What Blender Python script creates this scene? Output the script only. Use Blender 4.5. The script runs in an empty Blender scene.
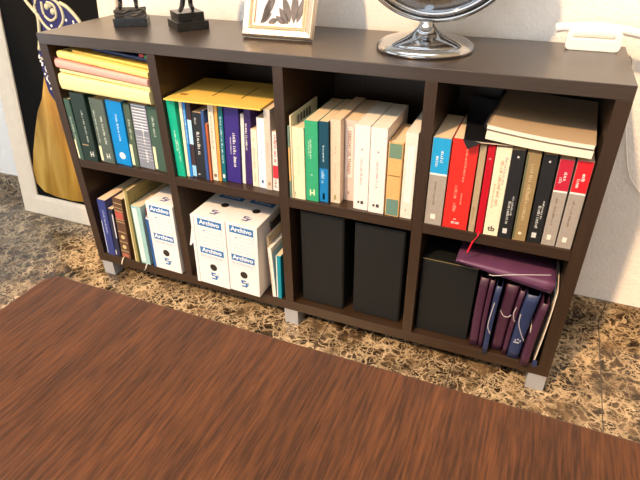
import bpy, bmesh, math, random
from mathutils import Vector, Matrix, Euler
random.seed(7)
C = bpy.context.scene.collection
PI = math.pi

# ------------------------------------------------------------------ camera
cam_d = bpy.data.cameras.new('camera'); cam = bpy.data.objects.new('camera', cam_d); C.objects.link(cam)
cx, cy, cz, yaw, pitch, roll, fpx = 1.3331, -1.1287, 1.1116, -0.4011, -0.5632, -0.0138, 526.64
fw = Vector((math.sin(yaw)*math.cos(pitch), math.cos(yaw)*math.cos(pitch), math.sin(pitch)))
rt = Vector((math.cos(yaw), -math.sin(yaw), 0)); up = rt.cross(fw)
r2 = math.cos(roll)*rt + math.sin(roll)*up; u2 = -math.sin(roll)*rt + math.cos(roll)*up
M = Matrix((r2, u2, -fw)).transposed().to_4x4(); M.translation = (cx, cy, cz)
cam.matrix_world = M
cam_d.sensor_width = 36; cam_d.lens = 36*fpx/640; cam_d.clip_start = .02
bpy.context.scene.camera = cam

# ------------------------------------------------------------------ light
vs = bpy.context.scene.view_settings
vs.view_transform = 'Standard'; vs.look = 'None'; vs.gamma = 1; vs.use_curve_mapping = False; vs.exposure = -0.10
W = bpy.data.worlds.new('sky'); bpy.context.scene.world = W; W.use_nodes = True
bg = W.node_tree.nodes['Background']; nt = W.node_tree
tc = nt.nodes.new('ShaderNodeTexCoord'); sp = nt.nodes.new('ShaderNodeSeparateXYZ'); cr = nt.nodes.new('ShaderNodeValToRGB')
nt.links.new(tc.outputs['Generated'], sp.inputs[0]); nt.links.new(sp.outputs['Z'], cr.inputs[0]); nt.links.new(cr.outputs[0], bg.inputs[0])
cr.color_ramp.elements[0].position = 0.0; cr.color_ramp.elements[0].color = (.80, .90, 1.0, 1)
cr.color_ramp.elements[1].position = .55; cr.color_ramp.elements[1].color = (.95, 1.0, 1.08, 1)
bg.inputs[1].default_value = 3.0
sd = bpy.data.lights.new('sun', 'SUN'); sd.energy = 4.6; sd.color = (1, .66, .36); sd.angle = math.radians(2.6)
sun = bpy.data.objects.new('sun', sd); C.objects.link(sun)
sun.rotation_euler = Vector((.45, 1, -1.2)).to_track_quat('-Z', 'Y').to_euler(); sun.location = (0, -3, 4)

# ------------------------------------------------------------------ materials
MC = {}
def mat(name, col, rough=.6, metal=0, spec=.5, var=0, scale=20, bump=0, bscale=200, coat=0):
    if name in MC: return MC[name]
    m = bpy.data.materials.new(name); m.use_nodes = True; nt = m.node_tree; b = nt.nodes['Principled BSDF']
    b.inputs['Base Color'].default_value = (*col, 1); b.inputs['Roughness'].default_value = rough
    b.inputs['Metallic'].default_value = metal; b.inputs['Specular IOR Level'].default_value = spec
    b.inputs['Coat Weight'].default_value = coat
    tc = nt.nodes.new('ShaderNodeTexCoord')
    if var:
        n = nt.nodes.new('ShaderNodeTexNoise'); n.inputs['Scale'].default_value = scale; n.inputs['Detail'].default_value = 4
        nt.links.new(tc.outputs['Object'], n.inputs['Vector'])
        r = nt.nodes.new('ShaderNodeMapRange'); r.inputs['To Min'].default_value = 1-var; r.inputs['To Max'].default_value = 1+var
        r.inputs['From Min'].default_value = .3; r.inputs['From Max'].default_value = .7
        nt.links.new(n.outputs['Fac'], r.inputs['Value'])
        h = nt.nodes.new('ShaderNodeVectorMath'); h.operation = 'SCALE'; h.inputs[0].default_value = col
        nt.links.new(r.outputs['Result'], h.inputs['Scale']); nt.links.new(h.outputs['Vector'], b.inputs['Base Color'])
    if bump:
        n = nt.nodes.new('ShaderNodeTexNoise'); n.inputs['Scale'].default_value = bscale; n.inputs['Detail'].default_value = 3
        nt.links.new(tc.outputs['Object'], n.inputs['Vector'])
        bp = nt.nodes.new('ShaderNodeBump'); bp.inputs['Strength'].default_value = bump; bp.inputs['Distance'].default_value = .003
        nt.links.new(n.outputs['Fac'], bp.inputs['Height']); nt.links.new(bp.outputs['Normal'], b.inputs['Normal'])
    MC[name] = m; return m
def wood(name, axis, dark, light, fine=260, rough=.38, streak=None, spec=.5, reach=1.0):
    m = bpy.data.materials.new(name); m.use_nodes = True; nt = m.node_tree; b = nt.nodes['Principled BSDF']
    b.inputs['Roughness'].default_value = rough; b.inputs['Specular IOR Level'].default_value = spec
    tc = nt.nodes.new('ShaderNodeTexCoord'); mp = nt.nodes.new('ShaderNodeMapping')
    s = [fine]*3; s[axis] = fine*(.055 if streak else .025); mp.inputs['Scale'].default_value = s
    nt.links.new(tc.outputs['Object'], mp.inputs['Vector'])
    n = nt.nodes.new('ShaderNodeTexNoise'); n.inputs['Scale'].default_value = 1; n.inputs['Detail'].default_value = 5; n.inputs['Roughness'].default_value = .65
    nt.links.new(mp.outputs['Vector'], n.inputs['Vector'])
    cr = nt.nodes.new('ShaderNodeValToRGB'); cr.color_ramp.elements[0].position = .36; cr.color_ramp.elements[0].color = (*dark, 1)
    cr.color_ramp.elements[1].position = .66; cr.color_ramp.elements[1].color = (*light, 1)
    nt.links.new(n.outputs['Fac'], cr.inputs['Fac'])
    out = cr.outputs['Color']
    if streak:
        mp2 = nt.nodes.new('ShaderNodeMapping'); s = [streak]*3; s[axis] = streak*.06; mp2.inputs['Scale'].default_value = s
        nt.links.new(tc.outputs['Object'], mp2.inputs['Vector'])
        n2 = nt.nodes.new('ShaderNodeTexNoise'); n2.inputs['Scale'].default_value = 1; n2.inputs['Detail'].default_value = 3
        nt.links.new(mp2.outputs['Vector'], n2.inputs['Vector'])
        c2 = nt.nodes.new('ShaderNodeValToRGB'); c2.color_ramp.elements[0].position = .35; c2.color_ramp.elements[0].color = (.45, .45, .45, 1)
        c2.color_ramp.elements[1].position = .65; c2.color_ramp.elements[1].color = (1.25, 1.2, 1.15, 1)
        nt.links.new(n2.outputs['Fac'], c2.inputs['Fac'])
        mx = nt.nodes.new('ShaderNodeMix'); mx.data_type = 'RGBA'; mx.blend_type = 'MULTIPLY'; mx.inputs['Factor'].default_value = reach
        nt.links.new(out, mx.inputs['A']); nt.links.new(c2.outputs['Color'], mx.inputs['B']); out = mx.outputs['Result']
    nt.links.new(out, b.inputs['Base Color'])
    bp = nt.nodes.new('ShaderNodeBump'); bp.inputs['Strength'].default_value = .15; bp.inputs['Distance'].default_value = .0006
    nt.links.new(n.outputs['Fac'], bp.inputs['Height']); nt.links.new(bp.outputs['Normal'], b.inputs['Normal'])
    return m
def marble(name, grout):
    m = bpy.data.materials.new(name); m.use_nodes = True; nt = m.node_tree; L = nt.links; N = nt.nodes.new
    b = nt.nodes['Principled BSDF']; b.inputs['Roughness'].default_value = .16
    tc = N('ShaderNodeTexCoord')
    def noise(sc, det, dist, rough=.6):
        n = N('ShaderNodeTexNoise'); n.inputs['Scale'].default_value = sc; n.inputs['Detail'].default_value = det
        n.inputs['Distortion'].default_value = dist; n.inputs['Roughness'].default_value = rough
        L.new(tc.outputs['Object'], n.inputs['Vector']); return n.outputs['Fac']
    def ramp(f, st):
        c = N('ShaderNodeValToRGB'); e = c.color_ramp.elements
        while len(e) < len(st): e.new(.5)
        for i, (p, col) in enumerate(st): e[i].position = p; e[i].color = (*col, 1)
        L.new(f, c.inputs['Fac']); return c.outputs['Color']
    K = (0, 0, 0); Wt = (1, 1, 1)
    base = ramp(noise(14, 6, .6), [(.36, (.010, .007, .005)), (.5, (.050, .030, .016)), (.66, (.17, .105, .052))])
    nzv = N('ShaderNodeTexNoise'); nzv.inputs['Scale'].default_value = 22; nzv.inputs['Detail'].default_value = 5; L.new(tc.outputs['Object'], nzv.inputs['Vector'])
    vsb = N('ShaderNodeVectorMath'); vsb.operation = 'SUBTRACT'; L.new(nzv.outputs['Color'], vsb.inputs[0]); vsb.inputs[1].default_value = (.5, .5, .5)
    vsc = N('ShaderNodeVectorMath'); vsc.operation = 'SCALE'; L.new(vsb.outputs[0], vsc.inputs[0]); vsc.inputs['Scale'].default_value = .085
    vad = N('ShaderNodeVectorMath'); vad.operation = 'ADD'; L.new(tc.outputs['Object'], vad.inputs[0]); L.new(vsc.outputs[0], vad.inputs[1])
    def vor(sc):
        v = N('ShaderNodeTexVoronoi'); v.feature = 'DISTANCE_TO_EDGE'; v.inputs['Scale'].default_value = sc; L.new(vad.outputs[0], v.inputs['Vector']); return v.outputs['Distance']
    v1 = ramp(vor(24), [(.0, Wt), (.04, (.8,)*3), (.09, (.12,)*3), (.15, K)])
    v2 = ramp(vor(62), [(.0, Wt), (.06, (.5,)*3), (.15, K)])
    msk = ramp(noise(11, 4, .5), [(.40, K), (.58, Wt)])
    msk1 = ramp(noise(8, 4, .5), [(.40, (.03,)*3), (.60, Wt)])
    mu1 = N('ShaderNodeMix'); mu1.data_type = 'RGBA'; mu1.blend_type = 'MULTIPLY'; mu1.inputs['Factor'].default_value = 1
    L.new(v1, mu1.inputs['A']); L.new(msk1, mu1.inputs['B']); v1 = mu1.outputs['Result']
    mul = N('ShaderNodeMix'); mul.data_type = 'RGBA'; mul.blend_type = 'MULTIPLY'; mul.inputs['Factor'].default_value = 1
    L.new(v2, mul.inputs['A']); L.new(msk, mul.inputs['B'])
    mxv = N('ShaderNodeMix'); mxv.data_type = 'RGBA'; mxv.blend_type = 'LIGHTEN'; mxv.inputs['Factor'].default_value = 1
    L.new(v1, mxv.inputs['A']); L.new(mul.outputs['Result'], mxv.inputs['B'])
    mx = N('ShaderNodeMix'); mx.data_type = 'RGBA'
    L.new(mxv.outputs['Result'], mx.inputs['Factor']); L.new(base, mx.inputs['A']); mx.inputs['B'].default_value = (.62, .46, .27, 1)
    out = mx.outputs['Result']
    sp = N('ShaderNodeSeparateXYZ'); L.new(tc.outputs['Object'], sp.inputs['Vector'])
    gs = []
    for ax, off, per in grout:
        a = N('ShaderNodeMath'); a.operation = 'SUBTRACT'; L.new(sp.outputs[ax], a.inputs[0]); a.inputs[1].default_value = off
        p = N('ShaderNodeMath'); p.operation = 'PINGPONG'; L.new(a.outputs[0], p.inputs[0]); p.inputs[1].default_value = per/2
        l = N('ShaderNodeMath'); l.operation = 'LESS_THAN'; L.new(p.outputs[0], l.inputs[0]); l.inputs[1].default_value = .0014
        gs.append(l.outputs[0])
    g = gs[0]
    for h in gs[1:]:
        a = N('ShaderNodeMath'); a.operation = 'MAXIMUM'; L.new(g, a.inputs[0]); L.new(h, a.inputs[1]); g = a.outputs[0]
    m2 = N('ShaderNodeMix'); m2.data_type = 'RGBA'; L.new(g, m2.inputs['Factor']); L.new(out, m2.inputs['A']); m2.inputs['B'].default_value = (.06, .05, .04, 1)
    L.new(m2.outputs['Result'], b.inputs['Base Color'])
    return m

SH_X = wood('dark wenge laminate, grain along', 0, (.028, .0140, .0065), (.044, .0225, .0105), 220, .36)
SH_Z = wood('dark wenge laminate, grain upright', 2, (.028, .0140, .0065), (.044, .0225, .0105), 220, .40)
TOPM = wood('dark wenge laminate top', 0, (.034, .023, .017), (.050, .034, .025), 200, .28, spec=.8)
TBL = wood('red brown wenge table wood', 1, (.046, .0175, .0065), (.140, .049, .0160), 460, .36, streak=26, spec=.35, reach=.45)
WALL = mat('white stucco plaster', (.90, .87, .82), .9, var=.02, scale=30, bump=.9, bscale=110)
PLA = mat('plain white plaster', (.80, .77, .71), .9)
STEEL = mat('brushed grey metal', (.42, .43, .45), .45, metal=.35)
CHROME = mat('polished chrome', (.50, .50, .50), .06, metal=1)
MIRROR = mat('mirror glass', (.75, .76, .78), .015, metal=1)
PAGE = mat('cream paper pages', (.74, .56, .35), .85, var=.06, scale=300)
PAGEW = mat('white paper pages', (.78, .72, .60), .85, var=.05, scale=300)
BRONZE = mat('dark patinated bronze', (.022, .020, .018), .35, metal=.35, var=.5, scale=60, bump=.6, bscale=120)
STONE = mat('black marble plinth', (.012, .012, .012), .22, var=.4, scale=40)
ROCK = mat('rough dark bronze rock', (.045, .038, .032), .5, metal=.2, var=.5, scale=50, bump=1, bscale=80)

def col(name, c, rough=.45, **k): return mat(name, c, rough, **k)

# ------------------------------------------------------------------ mesh helpers
def box(bm, x0, x1, y0, y1, z0, z1):
    v = [bm.verts.new(p) for p in ((x0,y0,z0),(x1,y0,z0),(x1,y1,z0),(x0,y1,z0),(x0,y0,z1),(x1,y0,z1),(x1,y1,z1),(x0,y1,z1))]
    for f in ((3,2,1,0),(4,5,6,7),(0,1,5,4),(1,2,6,5),(2,3,7,6),(3,0,4,7)): bm.faces.new([v[i] for i in f])
    return v
def B(*boxes):
    bm = bmesh.new()
    for b in boxes: box(bm, *b)
    return bm
def prism(bm, pts, d, fn):
    """closed outline pts extruded by d; fn(u, v, w) -> xyz"""
    n = len(pts)
    a = [bm.verts.new(fn(u, v, 0)) for u, v in pts]; b = [bm.verts.new(fn(u, v, d)) for u, v in pts]
    bm.faces.new(a); bm.faces.new(b[::-1])
    for i in range(n): bm.faces.new((a[i], b[i], b[(i+1) % n], a[(i+1) % n]))
def rrect(x0, x1, z0, z1, r, n=5):
    o = []
    for cx_, cz_, a0 in ((x1-r, z1-r, 0), (x0+r, z1-r, 90), (x0+r, z0+r, 180), (x1-r, z0+r, 270)):
        for i in range(n+1):
            a = math.radians(a0+90*i/n); o.append((cx_+r*math.cos(a), cz_+r*math.sin(a)))
    return o
def tube(bm, pts, r, n=8, closed=False, flat=1):
    pts = [Vector(p) for p in pts]; rings = []
    for i, p in enumerate(pts):
        a = pts[i-1] if (i or closed) else p; b = pts[(i+1) % len(pts)] if (i < len(pts)-1 or closed) else p
        t = (b-a).normalized(); ref = Vector((0, 0, 1)) if abs(t.z) < .9 else Vector((0, 1, 0))
        s = t.cross(ref).normalized(); q = s.cross(t)
        rr = r[i] if isinstance(r, (list, tuple)) else r
        rings.append([bm.verts.new(p + rr*(math.cos(2*PI*k/n)*s + flat*math.sin(2*PI*k/n)*q)) for k in range(n)])
    m = len(rings)
    for i in range(m if closed else m-1):
        for k in range(n):
            bm.faces.new((rings[i][k], rings[i][(k+1) % n], rings[(i+1) % m][(k+1) % n], rings[(i+1) % m][k]))
    if not closed: bm.faces.new(rings[0][::-1]); bm.faces.new(rings[-1])
def lathe(bm, prof, n=64):
    rings = []
    for r, z in prof:
        if r < 1e-6: rings.append([bm.verts.new((0, 0, z))])
        else: rings.append([bm.verts.new((r*math.cos(2*PI*k/n), r*math.sin(2*PI*k/n), z)) for k in range(n)])
    for a, b in zip(rings, rings[1:]):
        for k in range(n):
            k2 = (k+1) % n
            if len(a) == 1 and len(b) > 1: bm.faces.new((a[0], b[k2], b[k]))
            elif len(b) == 1 and len(a) > 1: bm.faces.new((a[k], a[k2], b[0]))
            elif len(a) > 1: bm.faces.new((a[k], a[k2], b[k2], b[k]))
def smooth_path(pts, n=8):
    pts = [Vector(p) for p in pts]; P = [pts[0]]+pts+[pts[-1]]; o = []
    for i in range(1, len(P)-2):
        a, b, c, d = P[i-1:i+3]
        for k in range(n):
            t = k/n; o.append(.5*((2*b)+(c-a)*t+(2*a-5*b+4*c-d)*t*t+(3*b-a-3*c+d)*t**3))
    o.append(pts[-1]); return o
def obj(name, bm, m, parent=None, bevel=0, smooth=False, seg=2):
    bmesh.ops.recalc_face_normals(bm, faces=bm.faces)
    me = bpy.data.meshes.new(name); bm.to_mesh(me); bm.free()
    if smooth:
        for p in me.polygons: p.use_smooth = True
    o = bpy.data.objects.new(name, me); C.objects.link(o)
    if m: me.materials.append(m)
    if parent: o.parent = parent
    if bevel:
        b = o.modifiers.new('bevel', 'BEVEL'); b.width = bevel; b.segments = seg; b.limit_method = 'ANGLE'
    return o
def tag(o, label, cat, group=None):
    o['label'] = label; o['category'] = cat
    if group: o['group'] = group
    return o
def thing(name, label, cat, loc=(0, 0, 0), rot=(0, 0, 0), group=None):
    o = bpy.data.objects.new(name, None); C.objects.link(o); o.location = loc; o.rotation_euler = rot; o.empty_display_size = .02
    return tag(o, label, cat, group)
def struct(name, bm, m, **k):
    o = obj(name, bm, m, **k); o['kind'] = 'structure'; return o
def text_mesh(name, s, size, m, parent, loc, rot=(0, 0, 0), sx=1, bold=0, ext=.0002):
    cu = bpy.data.curves.new(name, 'FONT'); cu.body = s; cu.size = size; cu.extrude = ext; cu.offset = bold
    cu.align_x = 'CENTER'; cu.align_y = 'CENTER'; cu.resolution_u = 3
    t = bpy.data.objects.new(name, cu); C.objects.link(t)
    bpy.context.view_layer.update()
    me = bpy.data.meshes.new_from_object(t.evaluated_get(bpy.context.evaluated_depsgraph_get()))
    bpy.data.objects.remove(t); bpy.data.curves.remove(cu)
    me.materials.clear(); me.materials.append(m)
    o = bpy.data.objects.new(name, me); C.objects.link(o); o.parent = parent
    o.location = loc; o.rotation_euler = rot; o.scale = (sx, 1, 1); return o

# ------------------------------------------------------------------ room shell
WY = .372
struct('floor', B((-2.6, 2.5, -3.0, WY+.1, -.05, 0)), marble('dark brown veined marble tiles', [('X', .862, .3915), ('Y', -.235, .6)]))
struct('wall_back', B((-2.6, 2.5, WY, WY+.1, 0, 2.6)), WALL)
struct('baseboard_back', B((-2.6, 2.5, WY-.010, WY, 0, .083)), marble('veined marble skirting', [('X', .862, .3915)]), bevel=.001)
struct('wall_left', B((-2.7, -2.6, -3.0, -2.7, 0, 2.6), (-2.7, -2.6, -.3, WY+.1, 0, 2.6), (-2.7, -2.6, -2.7, -.3, 0, .2), (-2.7, -2.6, -2.7, -.3, 1.5, 2.6)), PLA)
WARM = mat('warm cream plaster', (.72, .60, .44), .9)
struct('wall_front', B((-2.7, 2.6, -3.1, -3.0, 0, .25), (-2.7, 2.6, -3.1, -3.0, 1.55, 2.6), (-2.7, -2.2, -3.1, -3.0, .25, 1.55), (1.9, 2.6, -3.1, -3.0, .25, 1.55)), WARM)  # unseen; opening and warm colour added to shape the fill light
struct('wall_right', B((2.5, 2.6, -3.0, WY+.1, 0, 2.6)), mat('warm cream plaster right', (.72, .60, .44), .9))  # unseen; set close and coloured warm to bounce light onto the right end
struct('ceiling', B((-2.7, 2.6, -.80, WY+.1, 2.6, 2.7), (-2.7, 2.6, -3.1, -2.8, 2.6, 2.7), (-2.7, -1.25, -2.8, -.80, 2.6, 2.7), (2.45, 2.7, -2.8, -.80, 2.6, 2.7)), PLA)  # unseen; its opening is made up to set where the sun falls

# ------------------------------------------------------------------ bookcase
WD, H, TT, T, T2, D = 1.5, .8246, .0292, .0298, .0274, .3456
Z1, Z2, FH, TB = .4496, .4217, .0585, .0332
CW = (WD-2*T-3*T2)/4
CL = [T+k*(CW+T2) for k in range(4)]
bc = thing('bookcase', 'long low dark wenge bookcase of eight open compartments on grey metal feet', 'bookcase', (0, 0, 0))
obj('top_board', B((0, WD, 0, D, H-TT, H)), TOPM, bc, .0012)
obj('bottom_board', B((0, WD, 0, D, FH, FH+TB)), SH_X, bc, .001)
obj('side_panel', B((0, T, 0, D, FH+TB, H-TT)), SH_Z, bc, .0008)
obj('side_panel', B((WD-T, WD, 0, D, FH+TB, H-TT)), SH_Z, bc, .0008)
for k in range(3):
    x = CL[k+1]-T2
    obj('divider', B((x, x+T2, .001, D-.006, FH+TB, H-TT)), SH_Z, bc, .0008)
for k in range(4):
    obj('shelf_board', B((CL[k], CL[k]+CW, .001, D-.006, Z2, Z1)), SH_X, bc, .0008)
obj('back_panel', B((T, WD-T, D-.006, D-.001, FH+TB, H-TT)), SH_Z, bc)
for x in (.005, .7285, 1.452):
    for y in (.004, D-.055): obj('foot', B((x, x+.046, y, y+.046, 0, FH)), STEEL, bc, .001)

# ------------------------------------------------------------------ table
tb = thing('table', 'red brown wenge dining table with streaky grain and rounded corners', 'table', (.829, -.776, 0))
bm = bmesh.new(); prism(bm, rrect(0, 1.6, -.95, 0, .018, 8), .035, lambda u, v, w: (u, v, .705+w))
obj('tabletop', bm, TBL, tb, .002)
for x in (.06, 1.47):
    for y in (-.13, -.89): obj('leg', B((x, x+.07, y, y+.07, 0, .705)), TBL, tb, .002)
obj('apron', B((.07, 1.53, -.105, -.085, .63, .705), (.07, 1.53, -.865, -.845, .63, .705)), TBL, tb)

# ------------------------------------------------------------------ books
def greek(bm, x, z0, z1, s, y=-.0003, w=None):
    """a row of tiny strokes standing for small print running along the spine"""
    s *= .9; z = z1
    while z > z0+s*.3:
        for _ in range(random.randint(4, 9)):
            if z < z0+s*.3: break
            k = s*random.choice((.42, .5, .5, .58)); h = random.choice((1, .72, .72, .72))*s; a = x-s/2; t = s*.17; p = random.random()
            box(bm, a, a+h, y, y+.0002, z-t, z)
            if p < .75: box(bm, a, a+t, y, y+.0002, z-k*.7, z-t)
            if p > .35: box(bm, a+h-t, a+h, y, y+.0002, z-k*.7, z-t)
            if p > .55: box(bm, a, a+h, y, y+.0002, z-k*.7-t, z-k*.7)
            z -= k+t*.8
        z -= s*.45
WHT = (.85, .84, .80); GOLD = (.62, .48, .22); INK = (.05, .05, .05)
def cmat(c): return mat('print %02x%02x%02x' % tuple(int(255*min(1, v)) for v in c), c, .5)
def book(label, x0, x1, z, h, y, depth, lean, cover, feats=(), hard=False, pages=PAGE, group=None, cat='book', name='book', rough=.4, ribbon=None):
    w = x1-x0-.0006; ang = math.atan(lean/h)
    ox = x1-.0003 if lean > 0 else x0+.0003
    r = thing(name, label, cat, (ox, y, z+.0002), (0, ang, 0), group)
    a = -w if lean > 0 else 0.0; b = a+w
    t = min(.0022 if hard else .0008, w*.2); ins = .0035 if hard else .0007
    cm = mat('cover '+label[:40], cover, rough, var=.08, scale=120, bump=.12, bscale=400)
    bm = bmesh.new()
    n = 4 if hard else 2; rd = min(w*.12, .003) if hard else min(w*.06, .0008)
    pts = [(a, depth), (a, rd)]
    for i in range(1, n): q = PI/2*i/n; pts.append((a+rd-rd*math.cos(q), rd-rd*math.sin(q)))
    pts += [(a+rd, 0), (b-rd, 0)]
    for i in range(1, n): q = PI/2*i/n; pts.append((b-rd+rd*math.sin(q), rd-rd*math.cos(q)))
    pts += [(b, rd), (b, depth), (b-t, depth), (b-t, t*1.5), (a+t, t*1.5), (a+t, depth)]
    prism(bm, pts, h, lambda u, v, w_: (u, v, w_))
    obj('cover', bm, cm, r)
    obj('pages', B((a+t+.0001, b-t-.0001, t*1.5+.0002, depth-ins, ins, h-ins)), pages, r)
    for f in feats:
        k = f[0]
        if k == 't':      # title strokes: xf, z0f, z1f, size in metres, colour
            bm = bmesh.new(); greek(bm, a+f[1]*w, f[2]*h, f[3]*h, f[4]); obj('title', bm, cmat(f[5]), r)
        elif k == 'p':    # patch: xa, xb, za, zb, colour, name
            e = .0006 if f[1] <= .01 else 0
            obj(f[6] if len(f) > 6 else 'spine_label', B((a+f[1]*w+rd*.9*(f[1] < .02), a+f[2]*w-rd*.9*(f[2] > .98), -.00025, .0001, f[3]*h, f[4]*h)), cmat(f[5]), r)
        elif k == 's':    # stripes
            bm = bmesh.new()
            for zf, th in f[1]: box(bm, a+.06*w, b-.06*w, -.00028, .0001, zf*h, (zf+th)*h)
            obj('stripes', bm, cmat(f[2]), r)
        elif k == 'H':    # small emblem of two uprights and a bar
            bm = bmesh.new(); cx_ = a+f[1]*w; cz_ = f[2]*h; s = f[3]
            box(bm, cx_-s, cx_-s*.5, -.0003, .0001, cz_-s*1.3, cz_+s*1.3); box(bm, cx_+s*.5, cx_+s, -.0003, .0001, cz_-s*1.1, cz_+s*1.5); box(bm, cx_-s*.5, cx_+s*.5, -.0003, .0001, cz_-s*.3, cz_+s*.2)
            obj('emblem', bm, cmat(f[4]), r)
        elif k == 'o':    # round emblem
            bm = bmesh.new(); cx_ = a+f[1]*w; cz_ = f[2]*h; s = f[3]
            prism(bm, [(cx_+s*math.cos(q*PI/8), cz_+s*math.sin(q*PI/8)) for q in range(16)], .0004, lambda u, v, w_: (u, -.0003+w_, v))
            obj('emblem', bm, cmat(f[4]), r)
        elif k == 'T':    # real lettering running down or up the spine: text, xf, zf, size, colour, direction, stretch
            text_mesh('title', f[1], f[4], cmat(f[5]), r, (a+f[2]*w, -.0004, f[3]*h), (PI/2, f[6]*PI/2, 0), f[7] if len(f) > 7 else 1, f[8] if len(f) > 8 else 0)
    if ribbon:
        rc, path = ribbon
        bm = bmesh.new(); tube(bm, smooth_path(path), .0022, 6, flat=.35); obj('ribbon_bookmark', bm, cmat(rc), r, smooth=True)
    return r
G0 = 'law books in the upper left compartment'; G1 = 'books in the second upper compartment'
G2 = 'books in the third upper compartment'; G3 = 'books in the upper right compartment'; GL = 'books in the lower left compartment'
ZU, ZL = Z1, FH+TB
LBL = (.80, .76, .50); TXG = (.50, .58, .50)
# -- upper left
book('slim dark green book leftmost in the upper left compartment', .0305, .0535, ZU, .192, .001, .15, .002, (.045, .095, .070), [('t', .5, .30, .72, .006, TXG), ('p', 0, .36, .02, .34, LBL)], True, group=G0)
book('blackish green book second from the left end, tallest of the green ones', .0545, .1090, ZU, .213, .002, .15, .006, (.012, .030, .024), [('t', .62, .28, .76, .007, TXG), ('H', .68, .11, .0065, (.6, .62, .6)), ('p', .12, .55, .235, .25, (.4, .3, .15), 'spine_band')], True, group=G0)
book('thick grey green book directly left of the bright blue one', .1150, .1690, ZU, .201, .009, .15, .008, (.085, .115, .095), [('t', .22, .30, .82, .006, TXG), ('t', .66, .30, .74, .0085, (.62, .66, .58)), ('p', 0, .22, .02, .26, LBL), ('H', .62, .11, .0065, (.6, .62, .6))], True, group=G0)
book('bright blue law book between grey green volumes with a round white emblem', .1715, .2285, ZU, .200, .014, .15, .009, (.0, .235, .62), [('t', .55, .38, .80, .0075, (.6, .8, .95)), ('o', .5, .15, .011, WHT), ('t', .5, .055, .065, .03, WHT)], group=G0, rough=.3)
book('narrow olive green book right of the bright blue one', .2295, .2545, ZU, .196, .018, .15, .009, (.070, .105, .068), [('t', .55, .42, .76, .007, TXG), ('p', .02, .42, .02, .36, LBL)], True, group=G0)
book('grey journal with white horizontal stripes across its spine', .2570, .3110, ZU, .198, .019, .15, .009, (.22, .24, .29), [('s', [(.97-i*.045, .016) for i in range(9)]+[(.5-i*.05, .006) for i in range(8)], (.75, .78, .84)), ('t', .6, .38, .70, .006, WHT), ('t', .62, .1, .3, .009, WHT)], group=G0)
book('dark green book at the right end of the upper left row', .3125, .3560, ZU, .197, .018, .15, .009, (.050, .100, .072), [('t', .42, .55, .85, .008, TXG), ('p', 0, .28, .02, .38, LBL)], True, group=G0)
# -- second upper
book('emerald green book at the left end of the second upper compartment', .3975, .4255, ZU, .225, .012, .16, .001, (.0, .42, .25), [('t', .5, .35, .62, .005, (.7, .9, .8)), ('t', .7, .2, .5, .004, (.7, .9, .8))], group=G1)
book('thin cream book squeezed between the emerald green and a bright blue one', .4270, .4370, ZU, .224, .018, .16, .009, (.80, .76, .55), [], group=G1)
book('thin bright blue book third in the second upper compartment', .4375, .4465, ZU, .224, .018, .16, .010, (.02, .22, .62), [('t', .5, .45, .9, .004, (.5, .75, .95))], group=G1)
book('thin blackish brown book with pale blue patches near its foot and middle', .4470, .4620, ZU, .224, .019, .16, .010, (.045, .025, .030), [('p', .05, .95, .02, .17, (.30, .60, .85)), ('p', .05, .95, .46, .78, (.45, .72, .92))], group=G1)
book('black book with white spine text, shorter than its neighbours', .4630, .4940, ZU, .198, .018, .16, .010, (.015, .018, .024), [('t', .5, .38, .72, .010, (.8, .8, .75)), ('t', .35, .82, .92, .006, (.7, .7, .7)), ('t', .3, .04, .07, .01, WHT)], group=G1, rough=.35)
book('thin navy blue book leaning beside the black one', .4945, .5045, ZU, .207, .016, .16, .010, (.035, .085, .26), [], group=G1)
book('short rust red book hidden between navy and cream spines', .5052, .5122, ZU, .171, .018, .14, .0075, (.50, .13, .05), [('t', .5, .35, .8, .004, (.3, .08, .03))], group=G1)
book('cream book with grey lettering and a black square at its foot', .5130, .5310, ZU, .226, .023, .16, .011, (.78, .68, .54), [('t', .5, .42, .85, .005, (.35, .25, .22)), ('p', .3, .75, .05, .09, (.15, .1, .07)), ('t', .5, .9, .96, .006, (.6, .25, .15))], group=G1)
book('slim orange book between the cream and the teal one', .5315, .5410, ZU, .226, .024, .16, .012, (.78, .38, .08), [('t', .5, .12, .4, .004, (.5, .2, .04))], group=G1)
book('slim teal book with white lettering left of the broad violet one', .5415, .5555, ZU, .226, .026, .16, .013, (.0, .13, .17), [('t', .5, .25, .85, .006, (.55, .8, .8)), ('p', .2, .75, .05, .10, WHT)], group=G1)
book('broad violet blue book with white spine title', .5560, .6010, ZU, .226, .030, .165, .013, (.035, .018, .20), [('t', .65, .22, .66, .0095, WHT), ('t', .40, .38, .60, .004, WHT), ('t', .48, .80, .82, .020, WHT), ('t', .48, .84, .855, .020, WHT), ('t', .48, .88, .895, .020, WHT)], group=G1, rough=.35)
book('thin white book between the two violet ones', .6020, .6130, ZU, .205, .036, .15, .013, (.80, .77, .72), [], pages=PAGEW, group=G1)
book('dark purple book with white title, right of the thin white one', .6140, .6340, ZU, .224, .036, .16, .013, (.040, .014, .12), [('t', .32, .45, .80, .007, WHT)], group=G1)
book('short cream booklet with brown lettering right of the dark purple book', .6385, .6570, ZU, .168, .031, .13, .0065, (.80, .72, .58), [('t', .5, .3, .7, .007, (.5, .38, .25)), ('t', .5, .08, .25, .005, (.6, .4, .25)), ('t', .5, .8, .85, .01, (.4, .55, .3))], group=G1)
book('white book with blue bird mark at the foot of the spine', .6590, .6825, ZU, .203, .030, .15, .007, (.86, .86, .88), [('t', .5, .25, .85, .005, (.45, .5, .7)), ('p', .35, .65, .07, .12, (.08, .15, .35), 'emblem')], pages=PAGEW, group=G1)
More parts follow.
